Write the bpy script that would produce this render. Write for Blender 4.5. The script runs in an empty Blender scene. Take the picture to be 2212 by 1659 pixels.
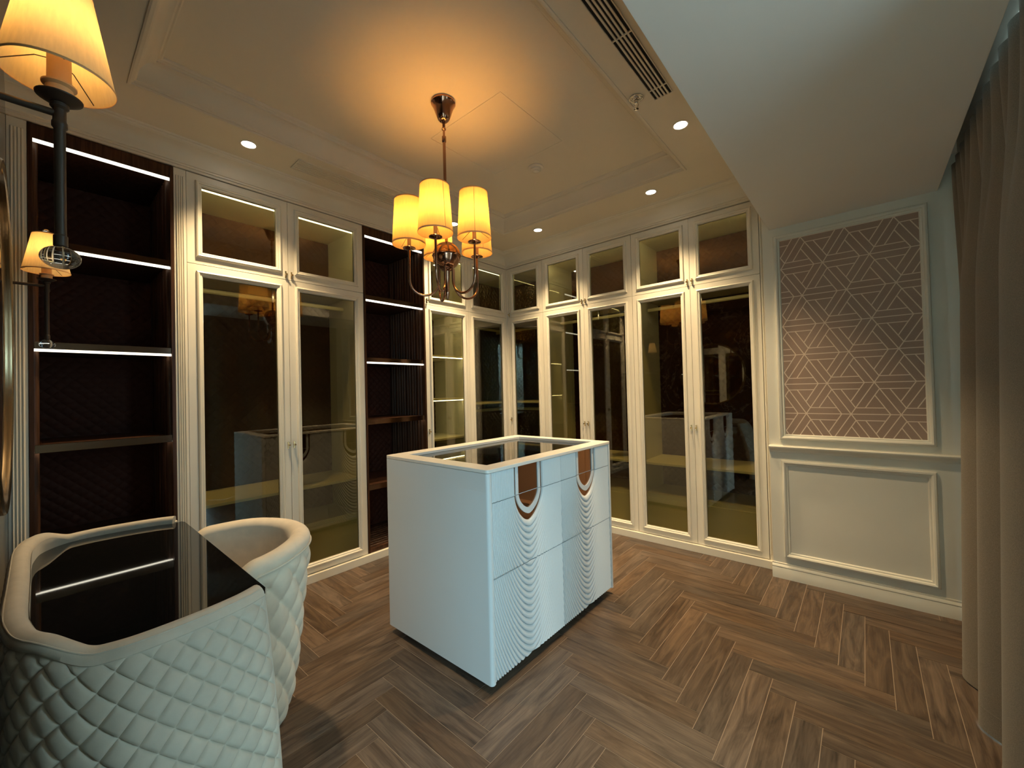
import bpy, math, random
import numpy as np
from math import sin, cos, pi, radians, sqrt
from mathutils import Matrix, Vector
random.seed(7)
S = bpy.context.scene
COL = S.collection

# ------------------------------------------------------------------ camera, sky, exposure
cam_d = bpy.data.cameras.new('camera'); cam = bpy.data.objects.new('camera', cam_d); COL.objects.link(cam)
YAW, PITCH, ROLL, FPX = 0.7117, 0.0152, -0.0251, 883.49
fw = Vector((-sin(YAW)*cos(PITCH), cos(YAW)*cos(PITCH), sin(PITCH)))
rt0 = Vector((cos(YAW), sin(YAW), 0)); up0 = rt0.cross(fw)
rt = cos(ROLL)*rt0 + sin(ROLL)*up0; up = -sin(ROLL)*rt0 + cos(ROLL)*up0
M = Matrix((rt, up, -fw)).transposed().to_4x4(); M.translation = Vector((3.0684, -3.5032, 1.35))
cam.matrix_world = M
cam_d.sensor_fit = 'HORIZONTAL'; cam_d.sensor_width = 36.0; cam_d.lens = 36.0*FPX/2212.0
cam_d.clip_start = 0.02
S.camera = cam

w = bpy.data.worlds.new('sky'); S.world = w; w.use_nodes = True
nt = w.node_tree; bg = nt.nodes['Background']
SKY_COL = (0.52, 0.84, 1.0); SKY_STR = 6.4
tc = nt.nodes.new('ShaderNodeTexCoord'); sx = nt.nodes.new('ShaderNodeSeparateXYZ'); rp = nt.nodes.new('ShaderNodeValToRGB')
nt.links.new(tc.outputs['Generated'], sx.inputs[0]); nt.links.new(sx.outputs['Z'], rp.inputs[0])
rp.color_ramp.elements[0].position = 0.0; rp.color_ramp.elements[0].color = (0.20, 0.27, 0.30, 1)
rp.color_ramp.elements[1].position = 0.06; rp.color_ramp.elements[1].color = (*SKY_COL, 1)
nt.links.new(rp.outputs[0], bg.inputs['Color']); bg.inputs['Strength'].default_value = SKY_STR

def portal(loc, rot, sx_, sy_):
    l = bpy.data.lights.new('window_portal', 'AREA'); l.shape = 'RECTANGLE'; l.size = sx_; l.size_y = sy_
    l.cycles.is_portal = True
    o = bpy.data.objects.new('window_portal', l); COL.objects.link(o); o.location = loc; o.rotation_euler = rot
portal((3.70, -1.75, 1.35), (0, radians(90), 0), 2.5, 1.25)
portal((3.70, -4.35, 1.30), (0, radians(90), 0), 2.4, 1.2)   # daylight window (sky comes through it)

VS = S.view_settings
VS.view_transform = 'Standard'; VS.look = 'None'; VS.gamma = 1.0; VS.use_curve_mapping = False; VS.exposure = 0.90
S.display_settings.display_device = 'sRGB'
cy = S.cycles
cy.max_bounces = 9; cy.diffuse_bounces = 4; cy.glossy_bounces = 5; cy.transmission_bounces = 6; cy.transparent_max_bounces = 24
cy.sample_clamp_indirect = 4.0; cy.caustics_reflective = False; cy.caustics_refractive = False
cy.use_denoising = True
try: cy.use_light_tree = True
except Exception: pass

# light strengths
BULB_W, BULB_COL = 4.5, (1.0, 0.43, 0.08)
SCON_W, SCON_COL = 2.1, (1.0, 0.48, 0.13)
DOWN_W, DOWN_COL = 94.0, (1.0, 0.74, 0.41)
LED_E, LED_COL = 2.0, (1.0, 0.93, 0.74)

# ------------------------------------------------------------------ materials
MATS = {}
def mat(name, col, rough=0.5, metal=0.0, spec=0.5, coat=0.0):
    m = bpy.data.materials.new(name); m.use_nodes = True; b = m.node_tree.nodes['Principled BSDF']
    b.inputs['Base Color'].default_value = (*col, 1); b.inputs['Roughness'].default_value = rough
    b.inputs['Metallic'].default_value = metal; b.inputs['Specular IOR Level'].default_value = spec
    b.inputs['Coat Weight'].default_value = coat
    MATS[name] = m
    return m
class NT:
    """small helper to chain math nodes"""
    def __init__(s, m): s.t = m.node_tree; s.b = s.t.nodes.get('Principled BSDF')
    def n(s, typ, **k):
        x = s.t.nodes.new(typ)
        for a, v in k.items(): setattr(x, a, v)
        return x
    def put(s, sock, v):
        if isinstance(v, (int, float)): sock.default_value = v
        elif isinstance(v, tuple): sock.default_value = v if len(v) == len(sock.default_value) else (*v, 1)
        else: s.t.links.new(v, sock)
    def m(s, op, a, b=0.0, c=None):
        x = s.n('ShaderNodeMath', operation=op); s.put(x.inputs[0], a); s.put(x.inputs[1], b)
        if c is not None: s.put(x.inputs[2], c)
        return x.outputs[0]
    def mixc(s, f, a, b):
        x = s.n('ShaderNodeMix', data_type='RGBA'); s.put(x.inputs[0], f); s.put(x.inputs[6], a); s.put(x.inputs[7], b)
        return x.outputs[2]
    def coord(s, which='Object', scale=(1, 1, 1), add=None):
        c = s.n('ShaderNodeTexCoord').outputs[which]
        mp = s.n('ShaderNodeMapping'); s.t.links.new(c, mp.inputs[0]); mp.inputs['Scale'].default_value = scale
        if add is not None: s.t.links.new(add, mp.inputs['Location'])
        return mp.outputs[0]
    def noise(s, vec, scale, detail=3, rough=0.55, dist=0.0):
        x = s.n('ShaderNodeTexNoise'); s.t.links.new(vec, x.inputs['Vector']); x.inputs['Scale'].default_value = scale
        x.inputs['Detail'].default_value = detail; x.inputs['Roughness'].default_value = rough; x.inputs['Distortion'].default_value = dist
        return x.outputs['Fac']
    def ramp(s, f, stops):
        r = s.n('ShaderNodeValToRGB'); s.put(r.inputs[0], f); e = r.color_ramp.elements
        while len(e) < len(stops): e.new(0.5)
        for i, (p, c) in enumerate(stops): e[i].position = p; e[i].color = (*c, 1)
        return r.outputs[0]
    def bump(s, h, strength=0.2, dist=0.002):
        x = s.n('ShaderNodeBump'); s.put(x.inputs['Height'], h); x.inputs['Strength'].default_value = strength; x.inputs['Distance'].default_value = dist
        s.t.links.new(x.outputs[0], s.b.inputs['Normal'])

def paint(name, col, rough=0.42, var=0.04):
    m = mat(name, col, rough); t = NT(m)
    f = t.noise(t.coord(scale=(1, 1, 1)), 2.2, 3)
    d = tuple(c*(1-var) for c in col); l = tuple(min(1, c*(1+var)) for c in col)
    t.put(t.b.inputs['Base Color'], t.ramp(f, [(0.3, d), (0.7, l)]))
    t.bump(t.noise(t.coord(), 160, 2), 0.06, 0.001)
    return m
CREAM = paint('cream lacquer', (0.81, 0.755, 0.64), 0.38)
CREAM_IN = paint('cream melamine', (0.76, 0.725, 0.64), 0.45)
PANEL = paint('wall panel paint', (0.79, 0.765, 0.675), 0.5)
CEIL = paint('ceiling paint', (0.77, 0.70, 0.585), 0.65, 0.015)
BEAMP = paint('beam paint', (0.87, 0.865, 0.84), 0.7, 0.015)
ISLAND = paint('island white lacquer', (0.76, 0.78, 0.785), 0.35, 0.015)
TOPW = paint('island top lacquer', (0.84, 0.80, 0.74), 0.3, 0.015)
BLACK = mat('black plinth', (0.012, 0.011, 0.010), 0.5)
GOLD = mat('polished brass', (0.80, 0.62, 0.34), 0.2, 1.0)
MFRAME = mat('brushed brass frame', (0.40, 0.29, 0.17), 0.25, 1.0)
BRONZE = mat('rose bronze metal', (0.42, 0.24, 0.16), 0.14, 1.0)
DARKMET = mat('dark bronze metal', (0.05, 0.032, 0.022), 0.45, 0.2, 0.35)
CHROME = mat('chrome metal', (0.62, 0.60, 0.58), 0.12, 1.0)
BMIRROR = mat('bronze mirror', (0.30, 0.15, 0.085), 0.04, 1.0)
EDGEM = mat('bronze mirror edge', (0.10, 0.060, 0.042), 0.08, 1.0)
RAILM = mat('champagne rail metal', (0.85, 0.78, 0.50), 0.4, 0.25)
MIRROR = mat('mirror silver', (0.85, 0.85, 0.83), 0.02, 1.0)
GRILLE = paint('grille aluminium', (0.72, 0.66, 0.56), 0.5)
VOID = mat('duct black', (0.01, 0.01, 0.01), 0.9)
PLASTIC = mat('white plastic', (0.78, 0.72, 0.62), 0.45)
BGLASS = mat('black glass', (0.006, 0.006, 0.006), 0.03, 0.0, 0.6)
BUTTON = mat('grey button', (0.42, 0.40, 0.36), 0.7)

def velvet(name, col, rough=0.85):
    m = mat(name, col, rough); t = NT(m)
    f = t.noise(t.coord(), 22, 4)
    t.put(t.b.inputs['Base Color'], t.ramp(f, [(0.3, tuple(c*0.92 for c in col)), (0.7, tuple(min(1, c*1.05) for c in col))]))
    t.b.inputs['Sheen Weight'].default_value = 0.25; t.b.inputs['Sheen Roughness'].default_value = 0.4
    t.bump(t.noise(t.coord(), 420, 2), 0.12, 0.001)
    return m
VELVET = velvet('ivory velvet', (0.56, 0.495, 0.40))
VELVET2 = velvet('ivory chair velvet', (0.80, 0.69, 0.54))

def wood_floor():
    m = mat('walnut tile', (0.1, 0.06, 0.04), 0.38); t = NT(m)
    oi = t.n('ShaderNodeObjectInfo'); r = oi.outputs['Random']
    off = t.n('ShaderNodeCombineXYZ')
    t.put(off.inputs[0], t.m('MULTIPLY', r, 37.0)); t.put(off.inputs[1], t.m('MULTIPLY', r, 91.0)); t.put(off.inputs[2], t.m('MULTIPLY', r, 17.0))
    v1 = t.coord('Object', (1.1, 9.0, 1.0), off.outputs[0])
    v2 = t.coord('Object', (3.0, 90.0, 1.0), off.outputs[0])
    g1 = t.noise(v1, 2.6, 5, 0.6, 1.6); g2 = t.noise(v2, 2.0, 4, 0.6, 0.4)
    f = t.m('ADD', t.m('MULTIPLY', g1, 0.72), t.m('MULTIPLY', g2, 0.28))
    c = t.ramp(f, [(0.32, (0.032, 0.019, 0.012)), (0.44, (0.083, 0.052, 0.034)), (0.55, (0.130, 0.085, 0.056)), (0.70, (0.195, 0.130, 0.086))])
    hs = t.n('ShaderNodeHueSaturation'); t.put(hs.inputs['Color'], c)
    t.put(hs.inputs['Value'], t.m('MULTIPLY_ADD', r, 0.42, 0.70)); t.put(hs.inputs['Saturation'], t.m('MULTIPLY_ADD', t.m('FRACT', t.m('MULTIPLY', r, 7.3)), 0.35, 0.80))
    t.put(t.b.inputs['Base Color'], hs.outputs[0])
    t.put(t.b.inputs['Roughness'], t.m('MULTIPLY_ADD', g2, 0.22, 0.28))
    t.bump(g2, 0.10, 0.002)
    return m
PLANK = wood_floor()
GROUT = mat('pale grout', (0.36, 0.275, 0.205), 0.8)

def dark_wood():
    m = mat('dark ribbed wood', (0.03, 0.014, 0.008), 0.36, 0.0, 0.16); t = NT(m)
    g = t.noise(t.coord('Object', (30, 30, 1.2)), 2.0, 4, 0.6, 0.5)
    t.put(t.b.inputs['Base Color'], t.ramp(g, [(0.35, (0.026, 0.011, 0.006)), (0.55, (0.062, 0.028, 0.015)), (0.75, (0.11, 0.052, 0.028))]))
    return m
DWOOD = dark_wood()
LEATHER = mat('dark brown quilted leather', (0.048, 0.0145, 0.008), 0.6, 0.0, 0.15)
LEATHER2 = mat('brown quilted leather', (0.11, 0.038, 0.020), 0.55, 0.0, 0.2)

def marble():
    m = mat('black marble', (0.010, 0.009, 0.008), 0.12); t = NT(m)
    v = t.coord('Object'); n = t.noise(v, 1.6, 6, 0.6, 1.2)
    d = t.m('ABSOLUTE', t.m('SUBTRACT', n, 0.5))
    t.put(t.b.inputs['Base Color'], t.ramp(d, [(0.0, (0.30, 0.27, 0.22)), (0.006, (0.06, 0.045, 0.035)), (0.02, (0.018, 0.010, 0.008)), (0.2, (0.010, 0.006, 0.005))]))
    return m
MARBLE = marble()

def glass_thin(name, tint, f0=0.055):
    m = bpy.data.materials.new(name); m.use_nodes = True; t = NT(m); tr = m.node_tree
    for x in list(tr.nodes): tr.nodes.remove(x)
    out = t.n('ShaderNodeOutputMaterial'); tp = t.n('ShaderNodeBsdfTransparent'); gl = t.n('ShaderNodeBsdfGlossy'); mx = t.n('ShaderNodeMixShader')
    tp.inputs['Color'].default_value = (*tint, 1); gl.inputs['Roughness'].default_value = 0.0; gl.inputs['Color'].default_value = (1, 1, 1, 1)
    ge = t.n('ShaderNodeNewGeometry'); dt = t.n('ShaderNodeVectorMath', operation='DOT_PRODUCT')
    tr.links.new(ge.outputs['Normal'], dt.inputs[0]); tr.links.new(ge.outputs['Incoming'], dt.inputs[1])
    c = t.m('MINIMUM', t.m('ABSOLUTE', dt.outputs['Value']), 1.0)
    fr = t.m('MULTIPLY_ADD', t.m('POWER', t.m('SUBTRACT', 1.0, c), 5.0), 1-f0, f0)
    tr.links.new(fr, mx.inputs[0]); tr.links.new(tp.outputs[0], mx.inputs[1]); tr.links.new(gl.outputs[0], mx.inputs[2])
    tr.links.new(mx.outputs[0], out.inputs[0])
    return m
DOORGLASS = glass_thin('bronze tinted glass', (0.725, 0.695, 0.52), 0.075)
CLEARGLASS = glass_thin('clear glass', (0.93, 0.95, 0.94), 0.04)
TOPGLASS = glass_thin('smoked glass', (0.55, 0.52, 0.48), 0.06)
CRYSTAL = mat('crystal', (0.95, 0.95, 0.95), 0.0); CRYSTAL.node_tree.nodes['Principled BSDF'].inputs['Transmission Weight'].default_value = 1.0

def emit(name, col, st):
    m = bpy.data.materials.new(name); m.use_nodes = True; t = NT(m); tr = m.node_tree
    for x in list(tr.nodes): tr.nodes.remove(x)
    out = t.n('ShaderNodeOutputMaterial'); e = t.n('ShaderNodeEmission'); e.inputs[0].default_value = (*col, 1); e.inputs[1].default_value = st
    tr.links.new(e.outputs[0], out.inputs[0]); return m
LED = emit('led strip', LED_COL, LED_E)
LEDW = emit('led strip warm', (1.0, 0.92, 0.62), LED_E*4.2)
LEDS = emit('small led strip', (1.0, 0.87, 0.70), LED_E*2.0)
LEDB = emit('bright led strip', (1.0, 0.90, 0.60), LED_E*7.0)
LENS = emit('downlight lens', (1.0, 0.93, 0.78), 9.0)
BULB = emit('warm bulb', (1.0, 0.62, 0.2), 6.0)

def shade_mat(name, col, tw):
    m = bpy.data.materials.new(name); m.use_nodes = True; t = NT(m); tr = m.node_tree
    for x in list(tr.nodes): tr.nodes.remove(x)
    out = t.n('ShaderNodeOutputMaterial'); d = t.n('ShaderNodeBsdfDiffuse'); l = t.n('ShaderNodeBsdfTranslucent'); mx = t.n('ShaderNodeMixShader')
    n = t.noise(t.coord('Object', (60, 60, 6)), 3.0, 3)
    c = t.ramp(n, [(0.3, tuple(x*0.9 for x in col)), (0.7, col)])
    tr.links.new(c, d.inputs[0]); tr.links.new(c, l.inputs[0]); mx.inputs[0].default_value = tw
    tr.links.new(d.outputs[0], mx.inputs[1]); tr.links.new(l.outputs[0], mx.inputs[2]); tr.links.new(mx.outputs[0], out.inputs[0]); return m
SHADE = shade_mat('cream shade fabric', (0.95, 0.71, 0.32), 0.56)
SHADE2 = shade_mat('sconce shade fabric', (0.91, 0.76, 0.48), 0.50)
CANDLE = mat('amber candle sleeve', (0.72, 0.40, 0.18), 0.4)

def curtain_mat():
    m = mat('taupe curtain cloth', (0.24, 0.20, 0.155), 0.9); t = NT(m)
    n = t.noise(t.coord('Object', (1, 1, 1)), 380, 2)
    t.put(t.b.inputs['Base Color'], t.ramp(n, [(0.35, (0.165, 0.135, 0.10)), (0.65, (0.235, 0.195, 0.15))]))
    t.b.inputs['Sheen Weight'].default_value = 0.15
    t.bump(n, 0.25, 0.001); return m
CURT = curtain_mat()

def wallpaper():
    m = mat('geometric wallpaper', (0.22, 0.13, 0.10), 0.55); t = NT(m)
    g = t.n('ShaderNodeTexCoord').outputs['Object']; s = t.n('ShaderNodeSeparateXYZ'); t.t.links.new(g, s.inputs[0])
    p = t.m('DIVIDE', t.m('SUBTRACT', s.outputs[0], 2.765), 0.2315); q = t.m('DIVIDE', t.m('SUBTRACT', s.outputs[2], 1.1445), 0.1988)
    f1 = t.m('FRACT', t.m('ADD', q, 50)); f2 = t.m('FRACT', t.m('ADD', t.m('MULTIPLY_ADD', q, -0.5, p), 50)); f3 = t.m('FRACT', t.m('ADD', t.m('MULTIPLY_ADD', q, 0.5, p), 50))
    upm = t.m('LESS_THAN', t.m('ADD', f1, f2), 1.0)
    def sel(a, b):                      # up ? a : b
        return t.m('ADD', t.m('MULTIPLY', upm, a), t.m('MULTIPLY', t.m('SUBTRACT', 1.0, upm), b))
    h1 = sel(f1, t.m('SUBTRACT', 1.0, f1)); h2 = sel(f2, t.m('SUBTRACT', 1.0, f2)); h3 = sel(t.m('SUBTRACT', 1.0, f3), f3)
    D, wd = 0.20, 0.0135
    def line(h, d): return t.m('LESS_THAN', t.m('ABSOLUTE', t.m('SUBTRACT', h, d)), wd)
    def seg(h, g): return t.m('MULTIPLY', line(h, D), t.m('GREATER_THAN', g, D))
    k1 = sel(h3, h2); k2 = sel(h1, h3); k3 = sel(h2, h1)
    L = line(h1, 0.0)
    for x in (line(h2, 0.0), line(h3, 0.0), seg(h1, k1), seg(h2, k2), seg(h3, k3)): L = t.m('MAXIMUM', L, x)
    n = t.noise(t.coord('Object', (1, 1, 1)), 3.5, 3); n2 = t.noise(t.coord('Object', (1, 1, 1)), 300, 2)
    base = t.ramp(t.m('MULTIPLY_ADD', n2, 0.35, t.m('MULTIPLY', n, 0.65)), [(0.3, (0.335, 0.225, 0.172)), (0.7, (0.45, 0.315, 0.245))])
    t.put(t.b.inputs['Base Color'], t.mixc(L, base, (0.84, 0.70, 0.58, 1)))
    t.bump(L, 0.15, 0.001); return m
WALLP = wallpaper()

# ------------------------------------------------------------------ mesh builder
class MB:
    def __init__(s): s.v = []; s.f = []
    def add(s, V, F):
        b = len(s.v); s.v += [tuple(map(float, p)) for p in V]; s.f += [tuple(i+b for i in f) for f in F]; return s
    def box(s, x0, x1, y0, y1, z0, z1):
        V = [(x0, y0, z0), (x1, y0, z0), (x1, y1, z0), (x0, y1, z0), (x0, y0, z1), (x1, y0, z1), (x1, y1, z1), (x0, y1, z1)]
        return s.add(V, [(0, 3, 2, 1), (4, 5, 6, 7), (0, 1, 5, 4), (1, 2, 6, 5), (2, 3, 7, 6), (3, 0, 4, 7)])
    def lathe(s, prof, c=(0, 0, 0), n=32, closed=False):
        V = []; F = []; m = len(prof)
        for r, z in prof:
            for i in range(n):
                a = 2*pi*i/n; V.append((c[0]+r*cos(a), c[1]+r*sin(a), c[2]+z))
        for j in range(m if closed else m-1):
            k = (j+1) % m
            for i in range(n):
                i2 = (i+1) % n; F.append((j*n+i, j*n+i2, k*n+i2, k*n+i))
        s.add(V, F)
        return s
    def tube(s, pts, r, n=10, caps=True):
        P = [Vector(p) for p in pts]; V = []; F = []; m = len(P)
        prev = None
        for i, p in enumerate(P):
            d = (P[min(i+1, m-1)]-P[max(i-1, 0)]).normalized()
            if prev is None:
                a = Vector((0, 0, 1)) if abs(d.z) < 0.9 else Vector((1, 0, 0)); u = d.cross(a).normalized()
            else: u = (prev - d*prev.dot(d)).normalized()
            prev = u; v = d.cross(u); rr = r[i] if isinstance(r, (list, tuple)) else r
            for k in range(n):
                a = 2*pi*k/n; V.append(tuple(p+u*rr*cos(a)+v*rr*sin(a)))
        for i in range(m-1):
            for k in range(n):
                k2 = (k+1) % n; F.append((i*n+k, i*n+k2, (i+1)*n+k2, (i+1)*n+k))
        if caps: F += [tuple(range(n))[::-1], tuple((m-1)*n+k for k in range(n))]
        return s.add(V, F)
    def ring(s, x0, x1, z0, z1, prof):
        """moulding round a rectangle in the XZ plane; prof = (inset, height towards -y)"""
        V = []; F = []; n = len(prof)
        for t, h in prof:
            V += [(x0+t, -h, z0+t), (x1-t, -h, z0+t), (x1-t, -h, z1-t), (x0+t, -h, z1-t)]
        for j in range(n-1):
            for i in range(4):
                i2 = (i+1) % 4; F.append((j*4+i, j*4+i2, (j+1)*4+i2, (j+1)*4+i))
        return s.add(V, F)
    def grid(s, fn, us, vs, flip=False, close_u=False):
        nu, nv = len(us), len(vs); V = [fn(u, v) for v in vs for u in us]; F = []
        for j in range(nv-1):
            for i in range(nu if close_u else nu-1):
                i2 = (i+1) % nu; q = (j*nu+i, j*nu+i2, (j+1)*nu+i2, (j+1)*nu+i); F.append(q[::-1] if flip else q)
        return s.add(V, F)
    def prism(s, poly, z0, z1):
        n = len(poly); V = [(x, y, z0) for x, y in poly]+[(x, y, z1) for x, y in poly]
        F = [tuple(range(n))[::-1], tuple(range(n, 2*n))]+[(i, (i+1) % n, n+(i+1) % n, n+i) for i in range(n)]
        return s.add(V, F)
    def xf(s, Mx): s.v = [tuple(Mx @ Vector(p)) for p in s.v]; return s
    def mesh(s, name):
        me = bpy.data.meshes.new(name); me.from_pydata(s.v, [], s.f); me.validate(); me.update(); return me

def ob(name, mb, m, parent=None, smooth=None, bevel=0.0, label=None, kind=None, fix=True):
    me = mb.mesh(name) if isinstance(mb, MB) else mb
    if isinstance(mb, MB):
        if fix:
            import bmesh
            b = bmesh.new(); b.from_mesh(me); bmesh.ops.recalc_face_normals(b, faces=b.faces); b.to_mesh(me); b.free()
        me.materials.append(m)
        if smooth:
            me.shade_smooth(); me.set_sharp_from_angle(angle=radians(smooth))
    o = bpy.data.objects.new(name, me); COL.objects.link(o)
    if parent is not None: o.parent = parent
    if bevel:
        bv = o.modifiers.new('bevel', 'BEVEL'); bv.width = bevel; bv.segments = 2; bv.limit_method = 'ANGLE'; bv.angle_limit = radians(40)
    if label: o['label'] = label
    if kind: o['kind'] = kind
    return o
def thing(name, label, cat, loc=(0, 0, 0), rz=0.0, group=None):
    o = bpy.data.objects.new(name, None); COL.objects.link(o); o.empty_display_size = 0.1
    o.location = loc; o.rotation_euler = (0, 0, rz); o['label'] = label; o['category'] = cat
    if group: o['group'] = group
    return o
def struct(name, mb, m, parent=None, **k):
    return ob(name, mb, m, parent, kind='structure' if parent is None else None, **k)
def lamp(name, typ, loc, energy, col, parent=None, rot=(0, 0, 0), **k):
    l = bpy.data.lights.new(name, typ); l.energy = energy; l.color = col
    for a, v in k.items(): setattr(l, a, v)
    o = bpy.data.objects.new(name, l); COL.objects.link(o); o.location = loc; o.rotation_euler = rot
    if parent is not None: o.parent = parent
    return o
lin = lambda a, b, n: [a+(b-a)*i/(n-1) for i in range(n)]

# ------------------------------------------------------------------ the room
ZT, ZM, ZB = 2.7265, 2.170, 0.0614      # cabinet top, door split, door bottom
ZC, Z3, ZBM = 2.870, 3.000, 2.432       # ceiling, tray ceiling, beam underside
YP = -0.129                             # face of the panelled wall
YN = -3.598                             # face of the marble wall

fl = struct('floor', MB().box(-0.70, 3.70, -5.0, 0.70, -0.06, -0.0012), GROUT)
W_, L_ = 0.0976, 0.6125
pm = MB().box(0.0014, L_-0.0014, 0.0014, W_-0.0014, -0.0011, 0.0).mesh('plank'); pm.materials.append(PLANK)
X0, Y0 = 2.515, -1.2125
for i in range(-60, 60):
    for j in range(-12, 12):
        bx, by = X0+i*W_+j*L_, Y0-i*W_+j*L_
        for k in (0, 1):
            if k == 0: x0, x1, y0, y1, loc, rz = bx, bx+L_, by, by+W_, (bx, by, 0), 0.0
            else: x0, x1, y0, y1, loc, rz = bx+L_, bx+L_+W_, by, by+L_, (bx+L_+W_, by, 0), pi/2
            cx_, cy_ = (x0+x1)/2, (y0+y1)/2
            if x1 < 0.01 or x0 > 3.61 or y0 > -0.01 or y1 < (-3.58 if x1 < 2.75 else -4.1): continue
            o = ob('plank', pm, PLANK, fl); o.location = loc; o.rotation_euler = (0, 0, rz)

struct('wall_left', MB().box(-0.75, -0.62, YN-0.1, 0.75, 0, 3.1), CREAM)
struct('wall_back', MB().box(-0.62, 2.56, 0.62, 0.75, 0, 3.1), CREAM)
struct('wall_marble', MB().box(-0.62, 2.72, YN-0.12, YN, 0, 2.9), MARBLE)  # unseen right end lengthened to keep rear window light off the vanity
struct('wall_rear', MB().box(2.60, 2.72, -5.0, YN-0.12, 0, 2.9).box(2.60, 3.75, -5.1, -5.0, 0, 2.9), CREAM)
# window wall: solid behind the curtain, sill and head round the opening
wr = struct('wall_window', MB().box(3.62, 3.75, -1.15, 0.0, 0, 2.9).box(3.62, 3.75, -3.75, -2.36, 0, 2.9).box(3.62, 3.75, -5.0, -1.15, 0, 0.10).box(3.62, 3.75, -5.0, -1.15, 2.60, 2.9), PANEL)
for k, (a, b) in enumerate(((-2.36, -1.15), (-4.98, -3.75))):
    wn = struct('window_%d' % (k+1), MB().box(3.64, 3.70, a, a+.04, 0.1, 2.6).box(3.64, 3.70, b-.04, b, 0.1, 2.6).box(3.64, 3.70, a+.04, b-.04, 0.1, 0.14).box(3.64, 3.70, a+.04, b-.04, 2.56, 2.6), DARKMET)
    ob('window_pane', MB().box(3.665, 3.671, a+.04, b-.04, 0.14, 2.56), CLEARGLASS, wn)

# panelled wall with wallpaper, chair rail, mouldings
pw = struct('wall_right', MB().box(2.545, 3.62, YP, 0.62, 0, 3.1), PANEL)
wx0, wx1, wz0, wz1 = 2.647, 3.334, 1.000, 2.338
ob('wallpaper', MB().box(wx0-0.004, wx1+0.004, YP-0.002, YP+0.002, wz0-0.004, wz1+0.004), WALLP, pw, label='brown wallpaper printed with pale triangle lines')
PM = [(0, 0), (0, .010), (.005, .020), (.014, .024), (.022, .020), (.026, .011), (.033, .009), (.038, .002), (.038, 0)]
T = Matrix.Translation((0, YP, 0))
ob('panel_moulding', MB().ring(wx0-.038, wx1+.038, wz0-.038, wz1+.038, PM).xf(T), PANEL, pw, smooth=35)
ob('panel_moulding', MB().ring(2.615, 3.366, 0.150, 0.818, PM).xf(T), PANEL, pw, smooth=35)
def sweep_x(x0, x1, prof):      # prof (out, z) swept along x on the panelled wall
    m = MB(); n = len(prof)
    V = [(x, YP-o, z) for x in (x0, x1) for o, z in prof]
    F = [(i, i+1, n+i+1, n+i) for i in range(n-1)]+[tuple(range(n)), tuple(range(n, 2*n))]
    return m.add(V, F)
ob('chair_rail', sweep_x(2.545, 3.60, [(0, .872), (.008, .876), (.012, .886), (.020, .890), (.026, .900), (.036, .906), (.038, .914), (.034, .920), (0, .922)]), PANEL, pw, smooth=35)
struct('baseboard_right', sweep_x(2.540, 3.60, [(0, 0), (.016, 0), (.016, .068), (.013, .074), (.015, .080), (.011, .090), (.006, .094), (.006, .104), (0, .106)]), PANEL, smooth=35)

# ceiling: lower ring, tray top with access panel
ex0, ex1, ey0, ey1 = 0.447, 2.150, -3.205, -0.530          # tray outer edge
hx0, hx1, hy0, hy1 = 0.977, 1.592, -1.828, -1.215          # access panel
c = MB()
c.box(-0.75, ex0, -5.0, 0.75, ZC, ZC+.25).box(ex1, 2.60, -5.0, 0.75, ZC, ZC+.25).box(ex0, ex1, -5.0, ey0, ZC, ZC+.25).box(ex0, ex1, ey1, 0.75, ZC, ZC+.25)
c.box(ex0, hx0, ey0, ey1, Z3, Z3+.06).box(hx1, ex1, ey0, ey1, Z3, Z3+.06).box(hx0, hx1, ey0, hy0, Z3, Z3+.06).box(hx0, hx1, hy1, ey1, Z3, Z3+.06)
ce = struct('ceiling', c, CEIL)
ob('access_panel', MB().box(hx0+.003, hx1-.003, hy0+.003, hy1-.003, Z3+.0005, Z3+.03), CEIL, ce)
def ring_xy(m, x0, x1, y0, y1, prof):       # prof (inset, z)
    V = []; F = []
    for t, z in prof: V += [(x0+t, y0+t, z), (x1-t, y0+t, z), (x1-t, y1-t, z), (x0+t, y1-t, z)]
    for j in range(len(prof)-1):
        for i in range(4): F.append((j*4+i, j*4+(i+1) % 4, (j+1)*4+(i+1) % 4, (j+1)*4+i))
    return m.add(V, F)
tp = [(-.014, ZC-.0003), (-.013, ZC-.005), (-.006, ZC-.007), (.0012, ZC-.005), (.0020, ZC+.004), (.009, ZC+.005), (.010, ZC+.011), (.016, ZC+.014)]
for k in range(9):
    a = k/8*pi/2; tp.append((.018+.060*(1-cos(a)), ZC+.016+.088*sin(a)))
tp += [(.082, ZC+.104), (.082, ZC+.112), (.092, ZC+.118), (.098, ZC+.116), (.104, ZC+.122), (.106, Z3)]
struct('trim_1', ring_xy(MB(), ex0, ex1, ey0, ey1, tp), CEIL, smooth=30)
# cornice between cabinets and ceiling, swept left wall -> corner -> right wall
PL, PR, HC = 0.115, 0.175, ZC-ZT
cp = [(0, 0.0), (.10, 0.0), (.10, .10), (.17, .10), (.17, .17), (.23, .19), (.25, .24)]
for k in range(9):
    a = k/8*pi/2; cp.append((.26+.52*(1-cos(a)), .26+.56*sin(a)))
cp += [(.80, .84), (.86, .86), (.90, .92), (.97, .93), (1.0, 1.0)]
m = MB(); n = len(cp); V = []
for st in range(3):
    for o_, h_ in cp:
        z = ZT+.002+h_*(HC-.002)
        if st == 0: V.append((o_*PL, YN, z))
        elif st == 1: V.append((o_*PL, -o_*PR, z))
        else: V.append((2.60, -o_*PR, z))
F = [(s*n+i, s*n+i+1, (s+1)*n+i+1, (s+1)*n+i) for s in range(2) for i in range(n-1)]
m.add(V, F)
struct('trim_2', m, CREAM, smooth=30)
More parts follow.
